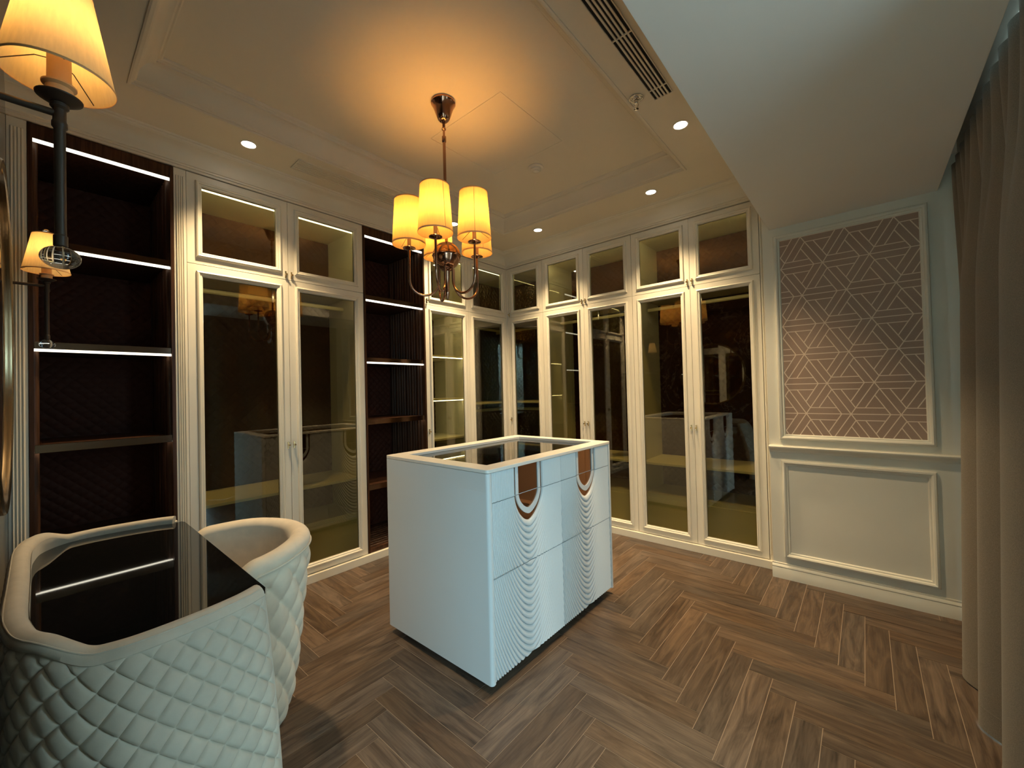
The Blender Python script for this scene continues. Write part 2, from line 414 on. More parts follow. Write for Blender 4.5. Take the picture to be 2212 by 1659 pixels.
struct('ceiling_beam', MB().box(2.585, 3.415, -5.0, YP, ZBM, ZC+.25), BEAMP, bevel=.002)
struct('ceiling_pocket', MB().box(3.415, 3.75, -5.0, 0.0, 2.62, 2.9), BEAMP)

def flutes(x0, x1, z0, z1, n, d=.006):      # fluted face in the XZ plane, facing -y, with a flat border
    m = MB(); m.box(x0, x1, 0, .03, z0, z1)
    wdt = (x1-x0); b = wdt*.14; st = (wdt-2*b)/n
    for i in range(n):
        a = x0+b+i*st; r = st*.40; cx = a+st/2
        prof = [(cx-r, 0)]+[(cx-r*cos(k*pi/6), -d*sin(k*pi/6)) for k in range(1, 6)]+[(cx+r, 0)]
        V = [(x, y, z) for z in (z0+.10, z1-.045) for x, y in prof]; q = len(prof)
        F = [(j, j+1, q+j+1, q+j) for j in range(q-1)]+[tuple(range(q)), tuple(range(q, 2*q))]
        m.add(V, F)
    return m
RZ = Matrix.Rotation(pi/2, 4, 'Z')
struct('trim_3', flutes(-3.597, -3.534, 0.0, ZT, 4).xf(RZ), CREAM, smooth=35)
struct('trim_4', flutes(-2.972, -2.914, 0.0, ZT, 4).xf(RZ), CREAM, smooth=35)
struct('trim_5', flutes(2.506, 2.542, 0.0, ZT, 3).xf(Matrix.Identity(4)), CREAM, smooth=35)
# plinths
struct('baseboard_left', MB().box(-0.01, 0.027, YN, -0.027, 0, ZB-.003).box(-.01, .027, -.027, .02, 0, ZB-.003), CREAM, bevel=.002)
struct('baseboard_back', MB().box(0.027, 2.543, -0.027, 0.02, 0, ZB-.003), CREAM, bevel=.002)

# ------------------------------------------------------------------ quilted back panels (shared meshes)
import bmesh
def trim_mesh(V, F, cuts):
    """weld and cut a mesh by planes (point, outward normal); returns verts, faces"""
    bm = bmesh.new(); vs = [bm.verts.new(p) for p in V]
    for f in F:
        try: bm.faces.new([vs[i] for i in f])
        except ValueError: pass
    for co, no in cuts:
        bmesh.ops.bisect_plane(bm, geom=bm.verts[:]+bm.edges[:]+bm.faces[:], plane_co=co, plane_no=no, clear_outer=True, dist=1e-6)
    bm.verts.index_update(); V = [tuple(v.co) for v in bm.verts]; F = [tuple(v.index for v in f.verts) for f in bm.faces]; bm.free()
    return V, F
def quilt_uv(L, H, a, b, d, knots, ex=2.6, u0=0.0, v0=0.0):
    """diamond quilting on an L x H sheet: points (u, v, h) with the seams on mesh edges"""
    V = []; F = []; n = len(knots); idx = {}
    hk = [1-abs(2*k-1)**ex for k in knots]
    A1 = int(L/a+H/b)+3
    for A in range(-3, A1):
        for B in range(-int(H/b)-3, int(L/a)+3):
            cu = a*(A+B+1)/2-u0; cv = b*(A-B)/2-v0
            if cu < -a/2 or cu > L+a/2 or cv < -b/2 or cv > H+b/2: continue
            q = []
            for i, ka in enumerate(knots):
                for j, kb in enumerate(knots):
                    key = (round(A+ka, 4), round(B+kb, 4))
                    if key not in idx:
                        idx[key] = len(V); V.append((a*(A+ka+B+kb)/2-u0, b*(A+ka-B-kb)/2-v0, d*hk[i]*hk[j]))
                    q.append(idx[key])
            F += [(q[i*n+j], q[(i+1)*n+j], q[(i+1)*n+j+1], q[i*n+j+1]) for i in range(n-1) for j in range(n-1)]
    return trim_mesh(V, F, [((0, 0, 0), (-1, 0, 0)), ((L, 0, 0), (1, 0, 0)), ((0, 0, 0), (0, -1, 0)), ((0, H, 0), (0, 1, 0))])
QC = {}
def quilt_panel(w_, h_, a=.062, b=.062, d=.007, m=None):
    key = (round(w_, 3), round(h_, 3), m.name)
    if key in QC: return QC[key]
    V, F = quilt_uv(w_, h_, a, b, d, (0, .12, .5, .88, 1))
    mb = MB().add([(u, -h, v) for u, v, h in V], F)
    mb.add([(0, .012, 0), (w_, .012, 0), (w_, .012, h_), (0, .012, h_)], [(0, 3, 2, 1)])
    me = mb.mesh('quilted_back'); me.materials.append(m); me.shade_smooth(); me.set_sharp_from_angle(angle=radians(20)); QC[key] = me
    return me

# ------------------------------------------------------------------ wardrobes
DM = [(0, 0), (0, .006), (.004, .013), (.010, .016), (.016, .013), (.019, .008), (.025, .009), (.031, .004), (.033, -.006), (.033, -.014)]
def door(parent, u0, u1, z0, z1, knob=None, knob_z=None, Mx=Matrix.Identity(4)):
    """a framed glass door in local XZ, front face at y=0 towards -y"""
    g = .0015; a0, a1, b0, b1 = u0+g, u1-g, z0+g, z1-g; th = .022
    st = .077; tb = .075
    gx0, gx1 = u0+st, u1-st; gz0, gz1 = z0+tb, z1-tb
    fr = MB().box(a0, gx0, 0, th, b0, b1).box(gx1, a1, 0, th, b0, b1).box(gx0, gx1, 0, th, b0, gz0).box(gx0, gx1, 0, th, gz1, b1).xf(Mx)
    d = ob('door', fr, CREAM, parent)
    ob('moulding', MB().ring(gx0-.033, gx1+.033, gz0-.033, gz1+.033, DM).xf(Mx), CREAM, d, smooth=30)
    ob('glass_pane', MB().box(gx0-.002, gx1+.002, .010, .014, gz0-.002, gz1+.002).xf(Mx), DOORGLASS, d)
    if knob:
        kx = u0+.019 if knob == 'l' else u1-.019
        k = MB().tube([(kx, 0, knob_z), (kx, -.012, knob_z), (kx, -.020, knob_z), (kx, -.028, knob_z)], [.0035, .0035, .006, .0065], 10)
        k.tube([(kx, -.008, knob_z-.022), (kx, -.008, knob_z+.022)], .0042, 8).tube([(kx, -.008, knob_z-.023), (kx, -.008, knob_z-.015)], .0058, 8).tube([(kx, -.008, knob_z+.015), (kx, -.008, knob_z+.023)], .0058, 8)
        ob('knob', k.xf(Mx), GOLD, d, smooth=40, label='small brass knob')
    return d
DEP = 0.58
def rail(parent, p0, p1, hangers=()):
    (x0, y0, z), (x1, y1, _) = p0, p1
    m = MB(); dx, dy = x1-x0, y1-y0; L = sqrt(dx*dx+dy*dy); nx, ny = -dy/L, dx/L; t, h = .008, .016
    V = []
    for (x, y) in ((x0, y0), (x1, y1)):
        for k in range(12):
            a = 2*pi*k/12; V.append((x+nx*t*cos(a), y+ny*t*cos(a), z+h*sin(a)))
    m.add(V, [(k, (k+1) % 12, 12+(k+1) % 12, 12+k) for k in range(12)]+[tuple(range(12)), tuple(range(12, 24))])
    r = ob('hanging_rail', m, RAILM, parent, smooth=40)
    for (x, y, zt) in hangers:
        ob('rail_bracket', MB().box(x-.006, x+.006, y-.010, y+.010, z-.02, zt), CHROME, r)
    return r
def wardrobe(label, loc, rz, Wd, led_z=2.672, kz=(2.203, 1.006), mid_bracket=True):
    t = thing('wardrobe', label, 'wardrobe', loc, rz)
    e = .001; y0 = .026; h = Wd/2
    for x in (e, Wd-.018-e): ob('side_panel', MB().box(x, x+.018, y0, DEP, ZB, ZT-.002), CREAM_IN, t)
    ob('top_panel', MB().box(.02, Wd-.02, y0, DEP, ZT-.022, ZT-.002), CREAM_IN, t)
    ob('divider_panel', MB().box(.02, Wd-.02, y0, DEP, ZM-.012, ZM+.012), CREAM_IN, t)
    ob('bottom_panel', MB().box(.02, Wd-.02, y0, DEP, ZB, ZB+.02), CREAM_IN, t)
    bp = ob('back_panel', quilt_panel(Wd-.04, ZM-ZB-.04, m=LEATHER), LEATHER, t); bp.location = (.02, DEP-.02, ZB+.022)
    bp = ob('back_panel', quilt_panel(Wd-.04, ZT-ZM-.04, m=LEATHER2), LEATHER2, t, label='brown quilted upper back'); bp.location = (.02, DEP-.02, ZM+.014)
    ob('shelf', MB().box(.02, Wd-.02, .055, DEP-.03, .660, .678), CREAM_IN, t, bevel=.001)
    dr = ob('drawer_box', MB().box(.02, Wd-.02, .13, DEP-.03, ZB+.02, .384), CREAM_IN, t, bevel=.001)
    ob('drawer_front', MB().box(.024, h-.002, .112, .13, ZB+.024, .352), CREAM_IN, dr, bevel=.001)
    ob('drawer_front', MB().box(h+.002, Wd-.024, .112, .13, ZB+.024, .352), CREAM_IN, dr, bevel=.001)
    rail(t, (.02, .30, 2.076), (Wd-.02, .30, 2.076), [(h, .30, ZM-.012)] if mid_bracket else ())
    ob('led_strip', MB().box(.03, Wd-.03, .034, .044, led_z, led_z+.006), LEDW, t)
    ob('led_strip', MB().box(.03, Wd-.03, .034, .044, ZM-.022, ZM-.016), LEDS, t)
    for i, k in ((0, 'r'), (1, 'l')):
        door(t, i*h, (i+1)*h, ZB, ZM, k, kz[1]); door(t, i*h, (i+1)*h, ZM, ZT, k, kz[0])
    return t
wardrobe('cream glass-door wardrobe on the left wall between the two dark bookcases', (0, -2.9135, 0), pi/2, 1.1435, led_z=2.650)
wardrobe('cream glass-door wardrobe against the back wall, between the corner unit and the end wardrobe', (0.502, 0, 0), 0, 1.0)
wardrobe('cream glass-door wardrobe ending the back wall, next to the wallpapered panel', (1.503, 0, 0), 0, 1.0)

# corner wardrobe: left wing (two doors) + one door on the back wall, one unit
t = thing('corner_wardrobe', 'cream glass-door corner wardrobe with lit yellow shelves behind the island', 'wardrobe', (0, 0, 0), 0)
YA, YB_ = -1.156, -0.607
ob('side_panel', MB().box(-DEP, -.026, YA, YA+.018, ZB, ZT-.002), CREAM_IN, t)
ob('side_panel', MB().box(.482, .500, .026, DEP, ZB, ZT-.002), CREAM_IN, t)
ob('partition_panel', MB().box(-DEP+.02, -.026, YB_-.009, YB_+.009, ZB+.02, ZT-.022), CREAM_IN, t)
Lp = lambda z0, z1: MB().prism([(-DEP, YA+.018), (-.026, YA+.018), (-.026, .026), (.482, .026), (.482, DEP), (-DEP, DEP)], z0, z1)
ob('top_panel', Lp(ZT-.022, ZT-.002), CREAM_IN, t)
ob('divider_panel', Lp(ZM-.012, ZM+.012), CREAM_IN, t)
ob('bottom_panel', Lp(ZB, ZB+.02), CREAM_IN, t)
for (wd, ht, z, mm) in ((DEP-YA-.04, ZM-ZB-.04, ZB+.022, LEATHER), (DEP-YA-.04, ZT-ZM-.04, ZM+.014, LEATHER2)):
    o = ob('back_panel', quilt_panel(wd, ht, m=mm), mm, t); o.location = (-DEP+.02, YA+.02, z); o.rotation_euler = (0, 0, pi/2)
for (wd, ht, z, mm) in ((DEP+.46, ZM-ZB-.04, ZB+.022, LEATHER), (DEP+.46, ZT-ZM-.04, ZM+.014, LEATHER2)):
    o = ob('back_panel', quilt_panel(wd, ht, m=mm), mm, t); o.location = (-DEP+.02, DEP-.02, z)
for z in (1.690, 1.268):
    s = ob('shelf', MB().box(-DEP+.03, -.05, YA+.019, YB_-.010, z, z+.018), CREAM_IN, t, bevel=.001)
    ob('led_strip', MB().box(-.062, -.052, YA+.03, YB_-.02, z-.006, z), LEDB, s)
ob('shelf', MB().box(-DEP+.03, -.04, YA+.019, YB_-.010, .882, .900), CREAM_IN, t, bevel=.001)
ob('corner_shelf', MB().prism([(-DEP+.03, YB_+.010), (-.05, YB_+.010), (-.05, .05), (.481, .05), (.481, DEP-.03), (-DEP+.03, DEP-.03)], 1.205, 1.223), CREAM_IN, t, bevel=.001)
for z, zt in ((2.076, ZM-.012), (1.125, 1.205)):
    rail(t, (-.30, YB_+.012, z), (-.30, .45, z)); rail(t, (-.45, .30, z), (.48, .30, z))
ob('led_strip', MB().box(-.044, -.034, YA+.03, -.05, 2.655, 2.661), LEDW, t)
ob('led_strip', MB().box(.05, .47, .034, .044, 2.672, 2.678), LEDW, t)
ob('led_strip', MB().box(-.044, -.034, YA+.03, YB_-.02, ZM-.022, ZM-.016), LEDB, t)
MR = RZ
for a, b, k in ((YA, YB_, 'l'), (YB_, -.020, None)):
    door(t, a, b, ZB, ZM, k, .985, MR); door(t, a, b, ZM, ZT, k, 2.203, MR)
door(t, .020, .5015, ZB, ZM, 'l', 1.02); door(t, .020, .5015, ZM, ZT, 'l', 2.203)
ob('corner_post', MB().box(-.019, .0, -.019, .0, ZB, ZT-.002).box(0, .019, 0, .019, ZB, ZT-.002), CREAM, t)

# ------------------------------------------------------------------ dark bookcases
def ribbed(x, z0, z1, sgn, y0=.03, y1=.54):
    """vertical ribs on a side panel (facing +x if sgn=1)"""
    m = MB(); n = 12; st = (y1-y0)/n
    ys = []; 
    for i in range(n):
        ws = [.72, 1.0, .55, .85][i % 4]*st*.40; cy_ = y0+(i+.5)*st
        ys += [(cy_-ws-.001, 0), (cy_-ws, .010), (cy_-ws*.5, .016), (cy_, .018), (cy_+ws*.5, .016), (cy_+ws, .010), (cy_+ws+.001, 0)]
    V = [(x+sgn*h, y, z) for z in (z0, z1) for y, h in ys]; q = len(ys)
    return m.add(V, [(i, i+1, q+i+1, q+i) for i in range(q-1)])
def bookcase(label, loc, Wd):
    t = thing('bookcase', label, 'bookcase', loc, pi/2)
    e = .001
    for x, sg in ((e, 1), (Wd-e, -1)):
        xa, xb = (x, x+.016) if sg > 0 else (x-.016, x)
        sp = ob('side_panel', MB().box(xa, xb, -.004, DEP, ZB, ZT-.002), DWOOD, t)
        ob('ribs', ribbed(xb if sg > 0 else xa, ZB+.02, 2.648, sg), DWOOD, sp, smooth=50)
    tpn = ob('top_panel', MB().box(.017, Wd-.017, .0, DEP, 2.654, ZT-.002), DWOOD, t)
    ob('led_strip', MB().box(.018, Wd-.018, .004, .014, 2.640, 2.654), LED, tpn)
    ob('bottom_panel', MB().box(.017, Wd-.017, .0, DEP, ZB, ZB+.03), DWOOD, t)
    m = MB()
    for i in range(9): m.tube([(.04, .05+i*.05, ZB+.03), (Wd-.04, .05+i*.05, ZB+.03)], .012, 8)
    ob('bottom_ribs', m, DWOOD, t, smooth=50)
    bp = ob('back_panel', quilt_panel(Wd-.036, 2.648-ZB-.02, m=LEATHER), LEATHER, t); bp.location = (.018, DEP-.02, ZB+.02)
    for zt in (2.162, 1.647, 1.138, .602):
        s = ob('shelf', MB().box(.036, Wd-.036, .014, DEP-.03, zt-.034, zt), DWOOD, t)
        lo = zt < 1.35
        ob('edge_trim', MB().box(.018, Wd-.018, .006, .014, zt-(.040 if lo else .034), zt+.001), EDGEM, s, bevel=.001, label='bronze mirror strip on the shelf edge')
        ob('led_strip', MB().box(.018, Wd-.018, .016 if lo else .012, .046 if lo else .026, zt-(.0385 if lo else .046), zt-.0345), LED, s)
    return t
bookcase('dark open bookcase with lit shelves at the left end, behind the far wall lamp', (0, -3.533, 0), .560)
bookcase('dark open bookcase behind the chandelier, between wardrobe and corner unit', (0, -1.769, 0), .612)

# ------------------------------------------------------------------ island
isl = thing('island_cabinet', 'white island cabinet with scalloped ribbed drawers and a dark glass top', 'cabinet', (1.383, -1.6205, 0), 0.006)
HX, HY, IB, IT = .403, .585, .042, .997
def arc(cx, cy, r, a0, a1, n=5): return [(cx+r*cos(a0+(a1-a0)*k/n), cy+r*sin(a0+(a1-a0)*k/n)) for k in range(n+1)]
pf = .384; r = .016
poly = ([(pf, -HY+.027), (HX-.003, -HY+.027)]+arc(HX-r, -HY+r, r, 0, -pi/2)[0:]+arc(-HX+r, -HY+r, r, -pi/2, -pi)+[(-HX+.003, -HY+.027), (-pf, -HY+.027)]
        +[(-pf, HY-.027), (-HX+.003, HY-.027)]+arc(-HX+r, HY-r, r, pi, pi/2)+arc(HX-r, HY-r, r, pi/2, 0)+[(HX-.003, HY-.027), (pf, HY-.027)])
ob('body', MB().prism(poly, IB, .896), ISLAND, isl, smooth=40)
m = MB(); n = len(poly)                                                        # upper walls round the jewellery tray
for (x0, x1, y0, y1) in ((-pf, pf, -HY, -HY+.09), (-pf, pf, HY-.09, HY), (-pf, -pf+.075, -HY+.09, HY-.09), (pf-.075, pf, -HY+.09, HY-.09)): m.box(x0, x1, y0, y1, .896, IT-.018)
for sx_ in (-1, 1):
    for sy_ in (-1, 1):
        q = [(sx_*pf, sy_*HY), (sx_*(HX-r), sy_*HY)]+[(sx_*x, sy_*y) for x, y in arc(HX-r, HY-r, r, pi/2, 0)]+[(sx_*(HX-.003), sy_*(HY-.027)), (sx_*pf, sy_*(HY-.027))]
        m.prism(q, .896, IT-.018)
ob('tray_walls', m, ISLAND, isl)
def rrect(x0, x1, y0, y1, r, n=5): return arc(x1-r, y0+r, r, -pi/2, 0, n)+arc(x1-r, y1-r, r, 0, pi/2, n)+arc(x0+r, y1-r, r, pi/2, pi, n)+arc(x0+r, y0+r, r, pi, 1.5*pi, n)
def frame_ring(o, i, z0, z1):
    n = len(o); V = [(x, y, z0) for x, y in o]+[(x, y, z1) for x, y in o]+[(x, y, z1) for x, y in i]+[(x, y, z0) for x, y in i]; F = []
    for a in range(4):
        b = (a+1) % 4
        for k in range(n): F.append((a*n+k, a*n+(k+1) % n, b*n+(k+1) % n, b*n+k))
    return MB().add(V, F)
ob('top_frame', frame_ring(rrect(-HX, HX, -HY, HY, .016), rrect(-.310, .310, -.492, .505, .003), IT-.0165, IT), TOPW, isl, smooth=40, bevel=.0015)
ob('glass_top', MB().box(-.318, .318, -.500, .513, .974, .980), TOPGLASS, isl)
tr_ = ob('jewellery_tray', MB().box(-.318, .318, -.500, .513, .897, .903), DWOOD, isl)
for k in range(1, 4): ob('tray_divider', MB().box(-.316, .316, -.5+k*.253, -.5+k*.253+.008, .903, .940), DWOOD, tr_)
ob('plinth', MB().box(-HX+.06, HX-.06, -HY+.05, HY-.05, 0, IB), BLACK, isl)
A0, P0, B0, Q0, ZS = .1135, .0098, .701, .0325, .844
MC = (-.280, .276)                                     # motif centres (local y)
FY0, FY1, FB = -.557, .552, -.002
RIBK = ((0.0, 0.0), (.05, .50), (.16, .72), (.45, .88), (.76, 1.0), (.90, .86), (.97, .50))
def motif(yc, ya, yb, z0, z1):
    """overlapping U-shaped ribs round yc, cut to [ya, yb] x [z0, z1]"""
    V = []; F = []; ks = [k+f for k in range(0, 36) for f, h in RIBK]+[36.0]; hs = [h for k in range(36) for f, h in RIBK]+[0.0]
    ts = [1.35]+[-1.0, -.5] ; npt = 44
    par = lin(0, 1, npt)
    for k, h in zip(ks, hs):
        a_ = A0+P0*k; d_ = ZS-(B0-Q0*k); right = [(a_, .99), (a_, .9), (a_, ZS+.003)]
        for p in par:
            t_ = sin(p*pi/2); right.append((a_*(max(0, 1-t_**1.75))**.62, ZS-d_*t_))
        line = [(-x, z) for x, z in right]+[(x, z) for x, z in right[-2::-1]]
        V += [(.0150*h, yc+x, z) for x, z in line]
    n = 2*len(right)-1
    F = [(i*n+j, i*n+j+1, (i+1)*n+j+1, (i+1)*n+j) for i in range(len(ks)-1) for j in range(n-1)]
    return trim_mesh(V, F, [((0, ya, 0), (0, -1, 0)), ((0, yb, 0), (0, 1, 0)), ((0, 0, z0), (0, 0, -1)), ((0, 0, z1), (0, 0, 1))])
def drawer_mesh(z0, z1):
    mb = MB()
    for yc, ya, yb in ((MC[0], FY0, FB-.0004), (MC[1], FB+.0004, FY1)): mb.add(*motif(yc, ya, yb, z0, z1))
    mb.box(-.016, -.0005, FY0, FY1, z0, z1)
    me = mb.mesh('drawer_front'); bm = bmesh.new(); bm.from_mesh(me); bmesh.ops.recalc_face_normals(bm, faces=bm.faces); bm.to_mesh(me); bm.free()
    me.materials.append(ISLAND); me.shade_smooth(); me.set_sharp_from_angle(angle=radians(45)); return me
def u_path(hw, bot, z_top, z_cut=None, n=40):
    """outline of a U (y, z) from left top round the bottom to right top"""
    P = [(-hw, z_top)]
    tt = [i/n for i in range(n+1)]
    L = []
    for t_ in tt:
        s_ = sin(t_*pi/2); L.append((hw*(1-s_**1.75)**.62 if s_ < 1 else 0.0, ZS-(ZS-bot)*s_))
    return [(-x, z) for x, z in [(hw, z_top)]+L]+[(x, z) for x, z in L[-2::-1]+[(hw, z_top)]]
def clip_poly(p, zc, keep_above):
    out = []
    for i in range(len(p)):
        a, b = p[i], p[(i+1) % len(p)]; ia = (a[1] >= zc) == keep_above; ib = (b[1] >= zc) == keep_above
        if ia: out.append(a)
        if ia != ib:
            t_ = (zc-a[1])/(b[1]-a[1]); out.append((a[0]+(b[0]-a[0])*t_, zc))
    return out
def plate(poly_, y0, x0, x1):
    n = len(poly_); V = [(x0, y0+y, z) for y, z in poly_]+[(x1, y0+y, z) for y, z in poly_]
    return MB().add(V, [tuple(range(n)), tuple(range(n, 2*n))]+[(i, (i+1) % n, n+(i+1) % n, n+i) for i in range(n)])
def band(op, ip, y0, x0, x1):
    n = len(op); V = [(x, y0+y, z) for x in (x0, x1) for P in (op, ip) for y, z in P]; F = []
    for i in range(n-1):
        F += [(i, i+1, n+i+1, n+i), (2*n+i, 2*n+i+1, 3*n+i+1, 3*n+i), (i, i+1, 2*n+i+1, 2*n+i), (n+i, n+i+1, 3*n+i+1, 3*n+i)]
    F += [(0, n, 3*n, 2*n), (n-1, 2*n-1, 4*n-1, 3*n-1)]
    return MB().add(V, F)
ROWS = ((.8438, .9785, 3), (.5035, .8405, 96), (.0500, .5000, 128))
DMESH = [drawer_mesh(a, b) for a, b, nz in ROWS]
for side in (1, -1):
    for ri, (a, b, nz) in enumerate(ROWS):
        d = ob('drawer', DMESH[ri], ISLAND, isl); d.location = (side*.3850, 0, 0)
        if side < 0: d.rotation_euler = (0, 0, pi)
        if ri == 2: continue
        for yc in MC:
            full = u_path(A0, B0, .9785)
            if ri == 0:
                pl = [(-A0, a), (A0, a), (A0, .9785), (-A0, .9785)]
                ob('bronze_inlay', plate(pl, yc, -.0004, .0008), BMIRROR, d, label='bronze mirror inlay')
                for s_ in (-1, 1): ob('white_band', MB().box(0, .0075, yc+s_*.0985 if s_ < 0 else yc+.079, yc-.079 if s_ < 0 else yc+.0985, a, .9785), ISLAND, d, bevel=.002)
            else:
                ob('bronze_inlay', plate(clip_poly(full, b, False), yc, -.0004, .0008), BMIRROR, d, label='bronze mirror inlay')
                o_, i_ = u_path(.0985, .733, b), u_path(.079, .763, b)
                o_ = [(x, min(z, b)) for x, z in o_]; i_ = [(x, min(z, b)) for x, z in i_]
                ob('white_band', band(o_, i_, yc, 0, .0075), ISLAND, d, smooth=40, bevel=.002)

# ------------------------------------------------------------------ vanity table with quilted surround
VX = 1.10
van = thing('vanity_table', 'dressing table with black glass top inside a quilted ivory surround, by the marble wall', 'table', (VX, -3.33, 0), 0)
half = [(0, -3.572), (.30, -3.572), (.40, -3.566), (.50, -3.548), (.57, -3.512), (.615, -3.468), (.640, -3.42), (.653, -3.36), (.650, -3.28), (.638, -3.20), (.617, -3.12), (.59, -3.065)]
ctrl = [(-x, y) for x, y in half[:0:-1]]+half
def catmull(P, n):
    P = [Vector((*p, 0)) if len(p) == 2 else Vector(p) for p in P]; Q = [2*P[0]-P[1]]+P+[2*P[-1]-P[-2]]; out = []
    for i in range(1, len(Q)-2):
        for k in range(n):
            t_ = k/n; a, b, c, d = Q[i-1:i+3]
            out.append(.5*((2*b)+(c-a)*t_+(2*a-5*b+4*c-d)*t_*t_+(3*b-a-3*c+d)*t_**3))
    out.append(P[-1]); return out
def resample(P, step):
    L = [0]
    for a, b in zip(P, P[1:]): L.append(L[-1]+(b-a).length)
    n = max(2, int(L[-1]/step)); out = []; j = 0
    for i in range(n+1):
        s_ = L[-1]*i/n
        while j < len(L)-2 and L[j+1] < s_: j += 1
        f = (s_-L[j])/max(1e-9, L[j+1]-L[j]); out.append((P[j]+(P[j+1]-P[j])*f, s_))
    return out
sst = lambda a, b, x: (lambda t_: t_*t_*(3-2*t_))(min(1, max(0, (x-a)/(b-a))))
zrim = lambda y: .825-.040*sst(-3.53, -3.42, y)
PATH = resample(catmull(ctrl, 14), .0046)
pts = [p for p, s in PATH]; NRM = []
for i in range(len(pts)):
    d = (pts[min(i+1, len(pts)-1)]-pts[max(i-1, 0)]).normalized(); NRM.append(Vector((d.y, -d.x, 0)))   # outward
def flare(p, z):
    f = .16*(1-min(1, max(0, z/.785))**2); x = p.x*(1+f/.62)
    return Vector((x, p.y, z))
TH = .050
def vpt(i, off, z):                                     # off: inward offset from the outer face
    p = pts[i]-NRM[i]*off; q = flare(p, z); return (q.x, q.y+3.33, z)
ns = len(pts)
core = MB(); prof_n = None; V = []
for i in range(ns):
    zt = zrim(pts[i].y); sec = [(.004, z) for z in lin(0.0, zt-.030, 10)]
    sec += [(.025-.025*cos(a), zt-.026+.026*sin(a)) for a in lin(0, pi, 9)]
    sec += [(TH, z) for z in lin(zt-.040, 0.0, 6)]
    prof_n = len(sec); V += [vpt(i, o_, z) for o_, z in sec]
F = [(i*prof_n+j, i*prof_n+j+1, (i+1)*prof_n+j+1, (i+1)*prof_n+j) for i in range(ns-1) for j in range(prof_n-1)]
F += [tuple(range(prof_n)), tuple((ns-1)*prof_n+j for j in range(prof_n))]
ob('padded_surround', core.add(V, F), VELVET, van, smooth=60)
QA, QB = .064, .063
LTOT = PATH[-1][1]; ZN = .785-.028
def fpt(s_, off, z):                                     # continuous version of vpt
    x = min(max(s_/LTOT*(ns-1), 0), ns-1.0001); i = int(x); f = x-i
    p = pts[i].lerp(pts[i+1], f)-NRM[i].lerp(NRM[i+1], f)*off; q = flare(p, z); return (q.x, q.y+3.33, z)
def yat(s_):
    x = min(max(s_/LTOT*(ns-1), 0), ns-1.0001); i = int(x); return pts[i].y+(pts[i+1].y-pts[i].y)*(x-i)
Vq, Fq = quilt_uv(LTOT, ZN, QA, QB, .0085, (0, .022, .075, .20, .5, .80, .925, .978, 1), 6.0, v0=.02)
V = []
for u, v, h in Vq:
    z = .004+v/ZN*(zrim(yat(u))-.032)
    V.append(fpt(u, .004-h*min(1, (ZN-v)/.010, u/.012, (LTOT-u)/.012), z))
ob('quilted_panel', MB().add(V, Fq), VELVET, van, smooth=75)
V = []; nv2 = 14                                          # quilted inner face above the glass
for j in range(nv2):
    for i in range(ns):
        zt = zrim(pts[i].y)-.022; z = .700+(zt-.700)*j/(nv2-1); s_ = PATH[i][1]
        h = .004*(abs(sin(pi*(s_/QA+z/QB))*sin(pi*(s_/QA-z/QB))))**.42*sst(-3.45, -3.38, pts[i].y)*max(0, min(1, i/4, (ns-1-i)/4, (zt-z)/.014))
        V.append(vpt(i, TH+.001+h, z))
ob('inner_quilting', MB().add(V, [(j*ns+i, j*ns+i+1, (j+1)*ns+i+1, (j+1)*ns+i) for j in range(nv2-1) for i in range(ns-1)]), VELVET, van, smooth=70)
ob('piping', MB().tube([vpt(i, .0085, zrim(pts[i].y)-.0085) for i in range(0, ns, 3)], .0028, 6), VELVET, van, smooth=60)
for i in (0, ns-1): ob('edge_piping', MB().tube([vpt(i, .012, z) for z in lin(.01, .755, 14)], .009, 8), VELVET, van, smooth=60)
gp = [(pts[i]-NRM[i]*(TH-.003)) for i in range(0, ns, 4)]
gp = [(p.x, p.y+3.33) for p in gp]
gp = [q for q in gp if q[1] < .275]
fx = gp[-1][0]
gp = gp+[(fx+.004, .279), (fx-.022, .288), (-fx+.022, .288), (-fx-.004, .279)]
ob('glass_top', MB().prism(gp, .745, .755), BGLASS, van, bevel=.0015)
ob('apron', MB().prism([(x*.97, min(y, .24)) for x, y in gp], .640, .744), VELVET, van)

# ------------------------------------------------------------------ tub chair
ch = thing('tub_chair', 'ivory tub chair with button tufted back pulled up to the dressing table', 'chair', (1.08, -3.05, 0), 0)
def R_o(z):
    K = [(0.0, .240), (.05, .256), (.12, .277), (.25, .297), (.40, .313), (.55, .328), (.66, .343), (.72, .346), (.76, .340)]
    for (a, ra), (b, rb) in zip(K, K[1:]):
        if z <= b: return ra+(rb-ra)*(z-a)/(b-a)
    return K[-1][1]
AM = radians(86); ZR = .774
def cpt(th, rr, z):           # th from the back (+y), positive towards +x
    st = max(0.0, abs(th)-radians(90))
    if st > 0: x = math.copysign(rr, th); y = -.39*st
    else: x = rr*sin(th); y = rr*cos(th)
    return (x, y, z)
AM = radians(90)
zr_c = lambda th: ZR-.012*sst(radians(40), radians(86), abs(th))-.060*(1-sqrt(max(0, 1-max(0, (abs(th)-radians(78))/radians(12.5))**2)))
ths = lin(-AM, AM, 190); V = []; nz_ = 96
BU, BV = radians(21), .145
for j in range(nz_):
    for th in ths:
        zt = zr_c(th)-.055; z = .012+(zt-.012)*j/(nz_-1)
        u = th/BU; v = (z-.57)/BV
        e = min(1, max(0, (AM-abs(th))/.10), (zt-z)/.03+.0, (z)/.05)
        a_, b_ = sin(pi*(u+v)), sin(pi*(u-v))
        h = .017*(abs(a_*b_))**.55
        h -= .018*math.exp(-((a_*a_+b_*b_)/.05))
        V.append(cpt(th, R_o(z)-.010+h*max(0, e), z))
n_ = len(ths)
